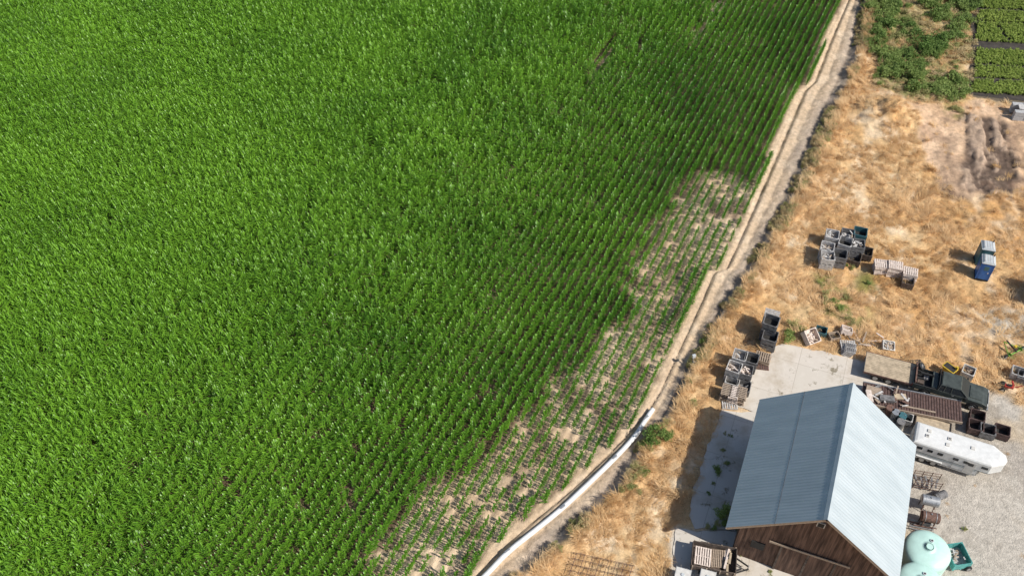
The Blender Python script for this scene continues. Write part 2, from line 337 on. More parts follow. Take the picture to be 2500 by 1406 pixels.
# ---------------------------------------------------------------- corn : short row lengths of four plants
cornm=leafmat('corn_leaf',(.040,.150,.009),(.205,.42,.030),.40,.24,.5,grad=True)
cstalk=mat('corn_stalk',(.12,.2,.04),.6,.2,5)
SEG=.66
def corn_seg(seed,lf,wf,ht,prob,el0):
    r=random.Random(seed); b=MB()
    for pi in range(4):
        if r.random()>prob: continue
        px=r.gauss(0,.02); py=(pi-1.5)*SEG/4+r.gauss(0,.02); hs_=ht*r.uniform(.85,1.12); ps=r.uniform(.85,1.12)
        b.cyl((px,py,0),(px+r.uniform(-.05,.05),py,hs_),.014,cstalk,.006,n=3)
        nl=10; az=r.uniform(0,6.28)
        for i in range(nl):
            f=i/(nl-1); a=az+(i%2)*math.pi+r.uniform(-.5,.5); z0=.12+f*(hs_-.18)
            Ln=(.52+.26*math.sin(f*math.pi))*r.uniform(.8,1.1)*lf*ps; el=math.radians(el0+34*f+r.uniform(-10,10)); wd=(.038+.012*r.random())*wf
            x,zz=0,z0; pr=[]
            K=4; tw=r.uniform(-.35,.35)
            for k in range(K+1):
                t=k/K; ww=wd*(.55+1.8*t*(1-t)*1.2)*(1-t**3)
                pr.append((x,zz,ww,tw*t)); el2=el-(t**1.3)*math.radians(r.uniform(85,120)); x+=Ln/K*math.cos(el2); zz+=Ln/K*math.sin(el2)
            vs=[]
            for (x,zz,ww,t) in pr:
                for s in(-1,1):
                    lx,ly,lz=x,s*ww*math.cos(t),zz+s*ww*math.sin(t)
                    vs.append((px+lx*math.cos(a)-ly*math.sin(a),py+lx*math.sin(a)+ly*math.cos(a),max(.02,lz)))
            b.add(vs,[(2*k,2*k+1,2*k+3,2*k+2) for k in range(K)],cornm)
    return b.mesh('corn_row_length')
protos=[corn_seg(i,1.0,1.0,1.6,1,40) for i in range(10)]+[corn_seg(50+i,.68,1.0,1.25,1,46) for i in range(10)]+[corn_seg(90+i,.46,.85,.68,.85,46) for i in range(8)]
sr=np.arange(-140,60,.76); tr=np.arange(-10,170,SEG)
S,T=np.meshgrid(sr,tr); T=T+(np.arange(len(sr))*.37%SEG)[None,:]; S=S+rng.normal(0,.015,S.shape)
cx=S*cp+T*sp; cy=-S*sp+T*cp
cx=cx.ravel(); cy=cy.ravel()
k=(cy>24)&(cy<114)&(cx<ex(cy)-.1)&(cx>-(cy*.46+26))
cx=cx[k];cy=cy[k]
e=ex(cy)-cx
bw,nzs,nzf=poor(cx,cy)
keep=rng.random(len(cx))>bw*(.02+.25*sm(.52,.7,nzf))
keep&=rng.random(len(cx))>.010
cl=sm(8,50,e+(nzs-.5)*16)       # canopy closure away from the track
scl=(0.88+.24*fbm(cx,cy,2.5,80,3))*rng.uniform(.93,1.07,len(cx))*(.92+.12*cl)
kind=np.where(rng.random(len(cx))<cl,rng.integers(0,10,len(cx)),rng.integers(10,20,len(cx)))
kind=np.where(rng.random(len(cx))<sm(.15,.6,bw),rng.integers(20,28,len(cx)),kind)
xyf=np.where(kind<10,.86+.16*cl,1.0+.15*cl)
flip=rng.integers(0,2,len(cx))*math.pi
cx=cx[keep];cy=cy[keep];scl=scl[keep];kind=kind[keep];xyf=xyf[keep];flip=flip[keep]
cz=hgt(cx,cy)-.01
rot=np.stack([0*cx,0*cx,flip-PHI+rng.normal(0,.03,len(cx))],-1)
sc=np.stack([scl*xyf,0*cx+1.0,scl*rng.uniform(.95,1.15,len(cx))],-1)
scatter('corn_field',np.stack([cx,cy,cz],-1),rot,sc,kind,protos)
# ---------------------------------------------------------------- dry grass
drym=leafmat('dry_grass',(.58,.35,.14),(.86,.65,.39),.7,.25,.2)
def tuft(seed,n_,L0,lean,w):
    r=random.Random(seed); b=MB()
    for i in range(n_):
        a=r.gauss(0,.7); x0,y0=r.gauss(0,.16),r.gauss(0,.16); Ln=L0*r.uniform(.6,1.2); el=math.radians(r.uniform(*lean)); vs=[];x=0;zz=0
        for kk in range(4):
            t=kk/3; ww=w*(1-t*.8)*.5
            for s in(-1,1):
                vs.append((x0+x*math.cos(a)-s*ww*math.sin(a),y0+x*math.sin(a)+s*ww*math.cos(a),max(0.01,zz)))
            e2=el-t*1.1; x+=Ln/3*math.cos(e2); zz+=Ln/3*math.sin(e2)
        b.add(vs,[(2*q,2*q+1,2*q+3,2*q+2) for q in range(3)],drym)
    return b.mesh('dry_grass_tuft')
tp=[tuft(i,26,.55,(15,60),.035) for i in range(4)]+[tuft(20+i,34,.85,(50,88),.035) for i in range(3)]
N=42000; gx=rng.uniform(0,70,N); gy=rng.uniform(24,114,N); zz=zones(gx,gy)
dens=fbm(gx,gy,3,90,4)
ok=(zz['b']>-.05)&~zz['pad']&~zz['nurs']&(~zz['yard']|(rng.random(N)<.008))&(~zz['dirt']|(rng.random(N)<.04))&(~zz['shrub']|(rng.random(N)<.6))
ok&=(dens+rng.random(N)*.25>.50)|(zz['b']<2.0)
bl=pip(gx,gy,P([(1850,970),(2090,940),(2240,1100),(2240,1500),(1770,1500)])); ok&=~bl
gx=gx[ok];gy=gy[ok];bb=zz['b'][ok];yy_=zz['yard'][ok]
tall=((bb<1.4)&(rng.random(len(gx))<.75))|(rng.random(len(gx))<.10)
kind=np.where(tall,rng.integers(4,7,len(gx)),rng.integers(0,4,len(gx)))
ang=fbm(gx,gy,5,95,3)*22
s_=rng.uniform(.6,1.25,len(gx))*.9; s_=np.where(yy_,s_*.5,s_)
scatter('dry_grass',np.stack([gx,gy,hgt(gx,gy)-.02],-1),np.stack([0*gx,0*gx,ang+rng.normal(0,.4,len(gx))],-1),np.stack([s_,s_,s_],-1),kind,tp)
# ---------------------------------------------------------------- shrubs
def bush(seed,n_,mt,rad=1.0,hh=.8,leaf=.09,twig=True):
    r=random.Random(seed); b=MB(); lob=[(r.uniform(-.55,.55)*rad,r.uniform(-.55,.55)*rad,r.uniform(.25,.8)*hh,r.uniform(.28,.5)*rad) for _ in range(7)]
    for (lx,ly,lz,lr) in lob:
        if twig: b.cyl((lx*.2,ly*.2,0),(lx,ly,lz),.02*rad,M['wooddark'],.006,n=4)
    for i in range(n_):
        lx,ly,lz,lr=lob[i%7]
        d=Vector((r.gauss(0,1),r.gauss(0,1),r.gauss(.2,.8))).normalized()*lr*(r.random()**.35)*r.uniform(.8,1.15)
        c=Vector((lx,ly,lz))+d; c.z=max(.03,c.z)
        q=Euler((r.uniform(-1,1),r.uniform(-1,1),r.uniform(0,6.3))).to_matrix(); s=leaf*r.uniform(.5,1.3)
        b.add([c+q@Vector(v) for v in((-s*1.4,0,0),(0,-s*.6,0),(s*1.4,0,0),(0,s*.6,0))],[(0,1,2,3)],mt)
    return b.mesh('bush')
gm1=leafmat('shrub_leaf_green',(.11,.20,.04),(.30,.38,.11),.6,.3,.25)
gm2=leafmat('shrub_leaf_olive',(.24,.26,.09),(.48,.46,.20),.7,.3,.2)
gm3=leafmat('shrub_leaf_straw',(.50,.40,.20),(.74,.60,.36),.7,.3,.2)
bp_=[bush(i,520,gm1,1,1.0,.075) for i in range(3)]+[bush(10+i,420,gm2,1,.8,.07) for i in range(3)]+[bush(20+i,340,gm3,1,.6,.06) for i in range(2)]
N=3000; gx=rng.uniform(30,64,N); gy=rng.uniform(78,122,N); zz=zones(gx,gy); ok=zz['shrub']; gx=gx[ok];gy=gy[ok]
ln_=fbm(gx,gy,4,101,3)+rng.normal(0,.08,len(gx)); kind=np.where(ln_>.53,rng.integers(0,3,len(gx)),np.where(ln_>.43,rng.integers(3,6,len(gx)),rng.integers(6,8,len(gx))))
s_=rng.uniform(.45,1.1,len(gx))*np.where(ln_>.54,1.05,.75)
scatter('green_shrubs',np.stack([gx,gy,hgt(gx,gy)],-1),np.stack([0*gx,0*gx,rng.uniform(0,6.3,len(gx))],-1),np.stack([s_,s_,s_*rng.uniform(.7,1.1,len(gx))],-1),kind,bp_)
# brush on the bank beside the track
N=2600; gy=rng.uniform(28,112,N); off=rng.uniform(-.9,.7,N); gx=bx(gy)+off; cln=fbm(gx,gy,2.2,120,3); ok=(cln>.5)&(gx>0); gx=gx[ok];gy=gy[ok]
s_=rng.uniform(.18,.45,len(gx)); kind=rng.choice([3,4,6,7,6,7,7,6],len(gx))
scatter('bank_brush',np.stack([gx,gy,hgt(gx,gy)-.02],-1),np.stack([0*gx,0*gx,rng.uniform(0,6.3,len(gx))],-1),np.stack([s_,s_,s_*1.5],-1),kind,bp_)
# roadside / yard weeds
wp=[]
for (u,v,s) in [(1603,1078,1.1),(1588,1100,.7),(1560,1165,.6),(1690,985,.5),(1680,925,.5),(1725,830,.5),(1635,1060,.4),(1545,1185,.5),(1940,808,.8),(1925,815,.5),(2030,735,.6),(2050,760,.5),(2080,790,.5),(2000,690,.45),(2120,695,.4),(1755,1270,.8),(1740,1285,.6),(1775,1282,.5),(1750,1150,.4),(2070,650,.5),(1815,1340,.35),(2330,270,.7),(1700,870,.4),(1770,1130,.3),(2060,730,.5),(2350,1290,.25),(1880,1400,.3),(2180,905,.3),(1765,1100,.25),(1745,1180,.25),(1730,1200,.2),(1780,1060,.25)]:
    for q in range(3):
        x,y=G(u,v); wp.append((x+random.gauss(0,.5)*s,y+random.gauss(0,.5)*s,s*random.uniform(.5,1)))
wp=np.array(wp); kd=rng.choice([0,1,2,3,4,5],len(wp))
scatter('roadside_weeds',np.stack([wp[:,0],wp[:,1],hgt(wp[:,0],wp[:,1])],-1),np.stack([0*wp[:,0],0*wp[:,0],rng.uniform(0,6,len(wp))],-1),np.stack([wp[:,2]]*3,-1),kd,bp_)
# nursery
nm=leafmat('nursery_leaf',(.20,.30,.05),(.44,.52,.13),.6,.3,.2)
npz=[bush(40+i,90,nm,.30,.45,.05,False) for i in range(4)]
pp=[]
ncl=MB(); clm=mat('black_weed_cloth',(.05,.042,.036),.9,.4,1.5)
for (t0,t1,tl) in [(-50,-12,2402),(-4,20,2398),(30,52,2393),(60,100,2388),(124,155,2386),(166,188,2382),(200,226,2378)]:
    w_=P([(tl,t0),(tl+250,t0+12),(tl+246,t1+14),(tl-4,t1)])
    (ax,ay),(bx_,by),(cx_,cy_),(dx,dy)=w_
    rows=max(4,int(math.hypot(dx-ax,dy-ay)/.30))
    for i in range(64):
        for j in range(rows):
            a=i/63;c=j/(rows-1); x=(ax*(1-a)+bx_*a)*(1-c)+(dx*(1-a)+cx_*a)*c; y=(ay*(1-a)+by*a)*(1-c)+(dy*(1-a)+cy_*a)*c
            if random.random()<.93 and vn(x,y,1.3,5)>.08: pp.append((x+random.gauss(0,.05),y+random.gauss(0,.05),.02))
pp=np.array(pp); s_=rng.uniform(.75,1.15,len(pp))
scatter('nursery_plants',pp,np.stack([0*s_,0*s_,rng.uniform(0,6,len(pp))],-1),np.stack([s_]*3,-1),rng.integers(0,4,len(pp)),npz)
pn=P([(2374,-70),(2700,-70),(2640,258),(2520,250),(2366,232)])
ncl.plan(pn,-.05,pn,.03,clm); ncl.obj('nursery_ground_cloth')
# ---------------------------------------------------------------- concrete pad
cm=bpy.data.materials.new('concrete_pad'); cm.use_nodes=True; n=cm.node_tree.nodes; l=cm.node_tree.links; p=n['Principled BSDF']; p.inputs['Roughness'].default_value=.85
geo=n.new('ShaderNodeNewGeometry'); mp=n.new('ShaderNodeMapping'); mp.inputs['Rotation'].default_value=(0,0,math.radians(21.5)); l.new(geo.outputs['Position'],mp.inputs[0])
br=n.new('ShaderNodeTexBrick'); br.offset=0; br.inputs['Scale'].default_value=.28; br.inputs['Mortar Size'].default_value=.004; br.inputs['Brick Width'].default_value=1; br.inputs['Row Height'].default_value=1
br.inputs['Color1'].default_value=(.62,.56,.49,1); br.inputs['Color2'].default_value=(.58,.53,.46,1); br.inputs['Mortar'].default_value=(.36,.31,.25,1); l.new(mp.outputs[0],br.inputs[0])
def NZ2(s,d=6,r=.65):
    q=n.new('ShaderNodeTexNoise'); q.inputs['Scale'].default_value=s; q.inputs['Detail'].default_value=d; q.inputs['Roughness'].default_value=r; l.new(geo.outputs['Position'],q.inputs['Vector']); return q
def MX(a,b,f,bt='MIX'):
    q=n.new('ShaderNodeMix'); q.data_type='RGBA'; q.blend_type=bt
    for i,x in ((6,a),(7,b)):
        if isinstance(x,tuple): q.inputs[i].default_value=x
        else: l.new(x,q.inputs[i])
    l.new(f,q.inputs[0]); return q.outputs[2]
def RMP(src,a,b,o1=0,o2=1):
    q=n.new('ShaderNodeMapRange'); q.inputs[1].default_value=a;q.inputs[2].default_value=b;q.inputs[3].default_value=o1;q.inputs[4].default_value=o2; l.new(src,q.inputs[0]); return q.outputs[0]
c=MX(br.outputs[0],(.44,.37,.28,1),RMP(NZ2(.35).outputs[0],.5,.68,0,.8))
c=MX(c,(.68,.63,.56,1),RMP(NZ2(1.3,8,.75).outputs[0],.5,.7,0,.6))
c=MX(c,(.17,.14,.08,1),RMP(NZ2(.8,8,.8).outputs[0],.57,.64,0,.85))
l.new(c,p.inputs['Base Color'])
def rough_outline(pl,j=.12,step=.5):
    o=[]
    for i in range(len(pl)):
        a=Vector(pl[i]);b_=Vector(pl[(i+1)%len(pl)]); k=max(1,int((b_-a).length/step))
        for q in range(k):
            c_=a.lerp(b_,q/k); o.append((c_.x+random.uniform(-j,j),c_.y+random.uniform(-j,j)))
    return o
def slab(name,pix,top=.05):
    b=MB(); o=rough_outline(P(pix)); 
    b.plan(o,-.2,o,top,cm); return b.obj(name)
slab('concrete_pad',[(1868,878),(1905,838),(1935,843),(2112,884),(2200,905),(2140,965),(2000,1010),(1850,1008),(1762,985),(1800,950),(1838,900)])
slab('concrete_pad',[(1762,1000),(2010,1022),(1990,1270),(1850,1292),(1700,1288),(1683,1262),(1690,1200),(1712,1140),(1735,1075)],.047)
slab('concrete_pad',[(1650,1288),(1700,1298),(1850,1300),(1990,1282),(2150,1500),(2000,1560),(1640,1560),(1662,1400),(1640,1350)],.053)
# ---------------------------------------------------------------- irrigation pipe
pts=[G(u,v,ZF) for u,v in [(1120,1470),(1185,1404),(1242,1350),(1300,1302),(1370,1243),(1440,1183),(1500,1122),(1550,1065),(1580,1025),(1593,1002)]]
cu=bpy.data.curves.new('irrigation_pipe','CURVE'); cu.dimensions='3D'; cu.bevel_depth=.19; cu.bevel_resolution=4; cu.use_fill_caps=True
spl=cu.splines.new('NURBS'); spl.points.add(len(pts)-1); spl.use_endpoint_u=True; spl.order_u=3
for i,(x,y) in enumerate(pts): spl.points[i].co=(x+.12*math.sin(i*2.1),y,ZF+.19,1)
cu.materials.append(M['pipe']); po=bpy.data.objects.new('irrigation_pipe',cu); scene.collection.objects.link(po)
b=MB()
for i in range(0,len(pts)-1,2):
    x,y=pts[i]; b.box((x+.12*math.sin(i*2.1),y,ZF+.25),(.46,.16,.32),'steel',(0,0,.7))
b.obj('pipe_couplings',bevel=.02)
b=MB(); b.cyl((0,0,0),(0,0,1.0),.05,'steel'); b.box((0,0,1.0),(.28,.2,.3),'greytop'); b.box((.2,0,.12),(.35,.25,.3),'concrete_block'); b.obj('utility_box',(*G(1690,888),0),.3,bevel=.02)
# ---------------------------------------------------------------- barn
he,hr=4.0,8.6
LN=Vector((14.04,31.85)); LF=Vector((18.03,42.16)); RF=Vector((28.24,37.95))
ax=(LF-LN).normalized(); wx=Vector((ax.y,-ax.x)); Wd=11.04; Ln=11.06
cen=(LN+LF)/2+wx*Wd/2; rz=math.atan2(ax.y,ax.x)-math.pi/2
barn=bpy.data.objects.new('wooden_barn',None); scene.collection.objects.link(barn); barn.location=(cen.x,cen.y,0); barn.rotation_euler=(0,0,rz)
rm=bpy.data.materials.new('corrugated_metal_roof'); rm.use_nodes=True; n=rm.node_tree.nodes; l=rm.node_tree.links; p=n['Principled BSDF']; p.inputs['Roughness'].default_value=.5; p.inputs['Metallic'].default_value=.1
geo=n.new('ShaderNodeTexCoord')
q=n.new('ShaderNodeTexNoise'); q.inputs['Scale'].default_value=.7; q.inputs['Detail'].default_value=6; mp=n.new('ShaderNodeMapping'); mp.inputs['Scale'].default_value=(.5,2.2,.5); l.new(geo.outputs['Object'],mp.inputs[0]); l.new(mp.outputs[0],q.inputs['Vector'])
r=n.new('ShaderNodeValToRGB'); r.color_ramp.elements[0].color=(.38,.44,.47,1); r.color_ramp.elements[1].color=(.46,.52,.55,1); r.color_ramp.elements[0].position=.3;r.color_ramp.elements[1].position=.7
l.new(q.outputs[0],r.inputs[0]); l.new(r.outputs[0],p.inputs['Base Color'])
def roof_side(name,sgn,l2):
    b=MB(); nY=460; y0=-l2/2; vs=[];fs=[]
    for i in range(nY+1):
        y=y0+l2*i/nY; dz=.010*math.sin(2*math.pi*y/.24)
        vs+= [(0+sgn*.0,y,hr+dz),(sgn*Wd/2,y,he+dz)]
    for i in range(nY):
        f=(2*i,2*i+1,2*i+3,2*i+2); fs.append(f if sgn<0 else f[::-1])
    b.add(vs,fs,rm)
    b.add([(0,y0,hr-.12),(sgn*Wd/2,y0,he-.12),(sgn*Wd/2,-y0,he-.12),(0,-y0,hr-.12)],[(0,1,2,3)],'wooddark')
    o=b.obj(name,parent=barn); return o
roof_side('roof_west',-1,Ln); roof_side('roof_east',1,Ln)
b=MB(); 
for s in(-1,1):
    b.add([(0,-Ln/2-.03,hr+.045),(s*.22,-Ln/2-.03,hr-.135),(s*.22,Ln/2+.03,hr-.135),(0,Ln/2+.03,hr+.045)],[(0,1,2,3)],rm)
    for e_ in(-1,1):
        a=math.atan2(hr-he,Wd/2); b.box((s*Wd/4,e_*(Ln/2-.03),(he+hr)/2-.16),(math.hypot(Wd/2,hr-he)-.1,.05,.2),'wood',(0,s*a,0))
    b.box((s*(Wd/2-.03),0,he-.10),(.05,Ln,.14),'offwhite')
a=math.atan2(hr-he,Wd/2)
b.obj('ridge_and_trim',parent=barn)
b=MB(); b.box((-Wd/4,0,(he+hr)/2+.010),(.03,Ln,.010),'bindark',(0,-a,0)); b.obj('roof_lap_seam',parent=barn)
wm=bpy.data.materials.new('barn_board'); wm.use_nodes=True; n=wm.node_tree.nodes; l=wm.node_tree.links; p=n['Principled BSDF']; p.inputs['Roughness'].default_value=.9
tc=n.new('ShaderNodeTexCoord'); mp=n.new('ShaderNodeMapping'); mp.inputs['Scale'].default_value=(6,6,.5); l.new(tc.outputs['Object'],mp.inputs[0]); q=n.new('ShaderNodeTexNoise'); q.inputs['Scale'].default_value=1; q.inputs['Detail'].default_value=6; l.new(mp.outputs[0],q.inputs['Vector'])
r=n.new('ShaderNodeValToRGB'); r.color_ramp.elements[0].color=(.06,.032,.022,1); r.color_ramp.elements[1].color=(.20,.12,.085,1); r.color_ramp.elements[0].position=.35;r.color_ramp.elements[1].position=.68; l.new(q.outputs[0],r.inputs[0]); l.new(r.outputs[0],p.inputs['Base Color'])
hw=Wd/2-.9; wl=Ln/2-.6; hs=lambda x: hr-(hr-he)*abs(x)/(Wd/2)-.16
b=MB()
for ys_ in(-1,1):
    x=-hw
    while x<hw-.01:
        w2=.22; x2=min(hw,x+w2-.012); o_=random.uniform(0,.03); y=ys_*(wl+o_)
        b.add([(x,y,0),(x2,y,0),(x2,y,hs(x2)),(x,y,hs(x))],[(0,1,2,3)],wm); x+=w2
    b.add([(-hw,ys_*(wl-.05),0),(hw,ys_*(wl-.05),0),(hw,ys_*(wl-.05),hs(hw)),(0,ys_*(wl-.05),hs(0)),(-hw,ys_*(wl-.05),hs(hw))],[(0,1,2,3,4)],'dark')
for xs_ in(-1,1):
    y=-wl
    while y<wl-.01:
        o_=random.uniform(0,.03); x=xs_*(hw+o_); y2=min(wl,y+.208); b.add([(x,y,0),(x,y2,0),(x,y2,hs(hw)+.02),(x,y,hs(hw)+.02)],[(0,1,2,3)],wm); y+=.22
    b.add([(xs_*(hw-.05),-wl,0),(xs_*(hw-.05),wl,0),(xs_*(hw-.05),wl,hs(hw)),(xs_*(hw-.05),-wl,hs(hw))],[(0,1,2,3)],'dark')
b.obj('walls',parent=barn)
b=MB(); b.box((0,-wl-.08,1.6),(3.6,.08,3.2),wm); b.box((0,-wl-.14,3.3),(5.2,.06,.18),'wood'); 
for x in(-1.75,0,1.75): b.box((x,-wl-.15,1.6),(.14,.04,3.1),'wooddark')
b.obj('sliding_door',parent=barn)
b=MB(); b.box((-.1,-wl-.08,7.0),(.5,.08,.5),'offwhite'); b.box((-.1,-wl-.13,7.0),(.38,.04,.38),'dark'); b.box((-3.2,-wl-.06,2.2),(.9,.06,.8),'dark'); b.obj('windows',parent=barn)
# ---------------------------------------------------------------- reusable parts
def wheel(b,x,y,z,r=.38,w=.24):
    b.cyl((x,y-w/2,z),(x,y+w/2,z),r,'black',n=18); 
    for s in(-1,1): b.cyl((x,y+s*(w/2),z),(x,y+s*(w/2+.015),z),r*.55,'steel',n=12)
def bin_(b,x,y,z,rz_=0,sx=1.2,sy=1.2,sz=.7,m='bindark',fill=None,tilt=(0,0)):
    par=Matrix.Translation((x,y,z))@Euler((tilt[0],tilt[1],rz_)).to_matrix().to_4x4(); t=.05
    b.box((0,0,.12),(sx-.02,sy-.02,.05),'dark' if not fill else fill,par=par)
    for s in(-1,1):
        k=3
        for q in range(k):
            zz_=.12+(sz-.12)*(q+.5)/k; hh_=(sz-.12)/k-.02
            b.box((0,s*(sy/2-t/2),zz_),(sx,t,hh_),m,par=par); b.box((s*(sx/2-t/2),0,zz_),(t,sy-2*t-.004,hh_),m,par=par)
        b.box((s*(sx/2-.12),0,.045),(.1,sy,.09),m,par=par)
        for s2 in(-1,1): b.box((s*(sx/2-t-.04),s2*(sy/2-t-.04),sz/2+.02),(.07,.07,sz),m,par=par)
    b.box((0,0,.045),(.1,sy,.09),m,par=par)
    if fill:
        for q in range(12): b.box((random.uniform(-.3,.3)*sx,random.uniform(-.3,.3)*sy,random.uniform(.25,sz-.05)),(random.uniform(.15,.6),.09,.04),random.choice([fill,fill,'wood']),(random.uniform(-.3,.3),random.uniform(-.3,.3),random.uniform(0,3)),par=par)
def pallet(b,x,y,z,rz_=0,m='wood',sx=1.2,sy=1.0,tilt=(0,0)):
    par=Matrix.Translation((x,y,z))@Euler((tilt[0],tilt[1],rz_)).to_matrix().to_4x4()
    for s in(-1,0,1): b.box((0,s*(sy/2-.03),.065),(sx,.05,.09),m,par=par)
    for q in range(7):
        b.box((-sx/2+.06+q*(sx-.12)/6,0,.122),(.10,sy,.02),m,par=par)
    for q in range(3): b.box((-sx/2+.06+q*(sx-.12)/2,0,.01),(.10,sy,.018),m,par=par)
def place_bin(u,v,rz_=-.38,lev=1,m='bindark',fill=None,sx=1.2,sy=1.2,name='harvest_bin',tilt=(0,0),sz=.7,z0=0):
    b=MB()
    for q in range(lev): bin_(b,0,0,q*sz,random.uniform(-.06,.06),sx,sy,sz,m,fill if q==lev-1 else None,tilt)
    return b.obj(name,(*G(u,v),z0),rz_)
def place_pal(u,v,nn,rz_=-.38,m='wood',z0=0,sx=1.2,sy=1.0):
    b=MB()
    for q in range(nn): pallet(b,random.uniform(-.05,.05),random.uniform(-.05,.05),q*.135,random.uniform(-.06,.06)+(0 if q%5 else .1),m,sx,sy)
    return b.obj('pallet_stack',(*G(u,v),z0),rz_)
for (u,v,lv,m_,f_) in [(2024,592,2,'bingrey','bingrey'),(2062,590,2,'bindark','bingrey'),(2092,586,2,'bluegreen',None),(2056,610,2,'bingrey',None),(2086,615,2,'bindark','bingrey'),(2110,620,1,'wooddark',None),(2012,622,2,'bingrey','bingrey'),(2043,640,2,'bindark',None),(2013,644,2,'bingrey','bingrey'),(2082,634,1,'wooddark',None)]:
    place_bin(u,v+6,-.30+random.uniform(-.12,.12),lv,m_,f_,1.15,1.15)
for (u,v,nn) in [(2147,662,7),(2178,667,8),(2216,680,7)]: place_pal(u,v,nn,-.25+random.uniform(-.1,.1),'woodpale')
place_bin(2212,697,-.3,1,'wooddark',sx=1,sy=1)
place_bin(1972,828,.5,1,'woodpale','woodpale',name='wooden_crate',tilt=(.5,.1),z0=.15)
place_bin(2003,814,-.4,1,'bluegreen',None,.9,.8,name='plastic_crate',sz=.5)
place_bin(2035,826,.2,1,'wood',None,name='wooden_crate',sz=.45,sx=.9,sy=.7)
place_bin(2062,815,-.3,1,'woodpale','woodpale',name='wooden_crate',sz=.5,tilt=(-.3,.2),z0=.1,sx=.9,sy=.8)
b=MB()
for q in range(5): pallet(b,q*.16,0,.1,0,'bingrey',1.2,1.0,tilt=(0,-1.15))
b.obj('leaning_pallets',(*G(2058,858),0),-.3)
place_pal(2068,850,3,-.1,'bingrey')
b=MB(); bin_(b,0,0,.12,.3,1.0,.8,.35,'offwhite','bingrey',(.35,.15)); b.box((-1.0,.3,.04),(1.2,.12,.04),'woodpale',(0,0,.4)); b.box((.9,-.4,.04),(1.0,.15,.04),'wooddark',(0,0,-.6)); b.obj('broken_crate',(*G(2165,848),0),-.4)
place_bin(1872,822,-.38,3,'bindark'); place_bin(1873,845,-.38,2,'bindark')
b=MB()
for q in range(5): pallet(b,0,q*.15,.12,0,'bingrey',1.2,1.0,tilt=(1.25,0))
b.obj('leaning_pallets',(*G(1873,806),1.2),-.38)
place_pal(1860,880,4,-.38,'wood'); place_pal(1858,893,1,-.3,'rust')
for (u,v,lv,f_,m_) in [(1800,886,2,'bingrey','bingrey'),(1828,893,2,None,'bindark'),(1786,915,2,'woodpale','bingrey'),(1814,922,2,'woodpale','bindark'),(1786,932,1,None,'bingrey'),(1812,948,1,'bindark','bindark')]: place_bin(u,v+6,-.38,lv,m_,f_,1.1,1.1)
for (u,v) in [(1770,968),(1788,974),(1805,976)]: place_pal(u,v,7,-.38+math.pi/2,'woodpale' if u==1788 else 'wood',sx=1.1,sy=.75)
place_pal(1782,988,1,-.2,'bingrey')
place_pal(2222,900,1,-.3,'wood'); place_pal(2235,893,1,-.1,'wooddark')
# ---------------------------------------------------------------- portable toilets
def toilet(u,v,body,rz_):
    b=MB(); b.box((0,0,.08),(1.16,1.22,.16),'black'); b.box((0,0,1.12),(1.08,1.12,1.96),body)
    for s in(-1,1):
        for s2 in(-1,1): b.box((s*.54,s2*.56,1.12),(.06,.06,1.98),body)
    for x in(-.42,.42): b.box((x,-.575,1.1),(.05,.03,1.8),body)
    b.box((0,-.58,1.1),(.72,.03,1.8),body); b.box((0,-.60,1.55),(.4,.02,.5),'bluegreen'); b.box((.26,-.61,1.05),(.08,.03,.14),'offwhite')
    for s in(-1,1): b.box((s*.56,0,1.7),(.03,.7,.3),'bluegreen')
    b.box((0,0,2.12),(1.18,1.24,.08),'greytop')
    b.plan([(-.56,-.58),(.56,-.58),(.56,.58),(-.56,.58)],2.16,[(-.40,-.5),(.40,-.5),(.40,.5),(-.40,.5)],2.3,'greytop')
    for q in range(4): b.box((-.33+.22*q,0,2.31),(.05,.95,.02),'bingrey')
    b.cyl((.42,.45,2.1),(.42,.45,2.5),.05,'black')
    return b.obj('portable_toilet',(*G(u,v),0),rz_,bevel=.02,scale=.95)
toilet(2394,674,'blue',-.30); toilet(2393,640,'bluegreen',-.25); toilet(2532,715,'blue',-.1); toilet(2536,742,'blue',-.1)
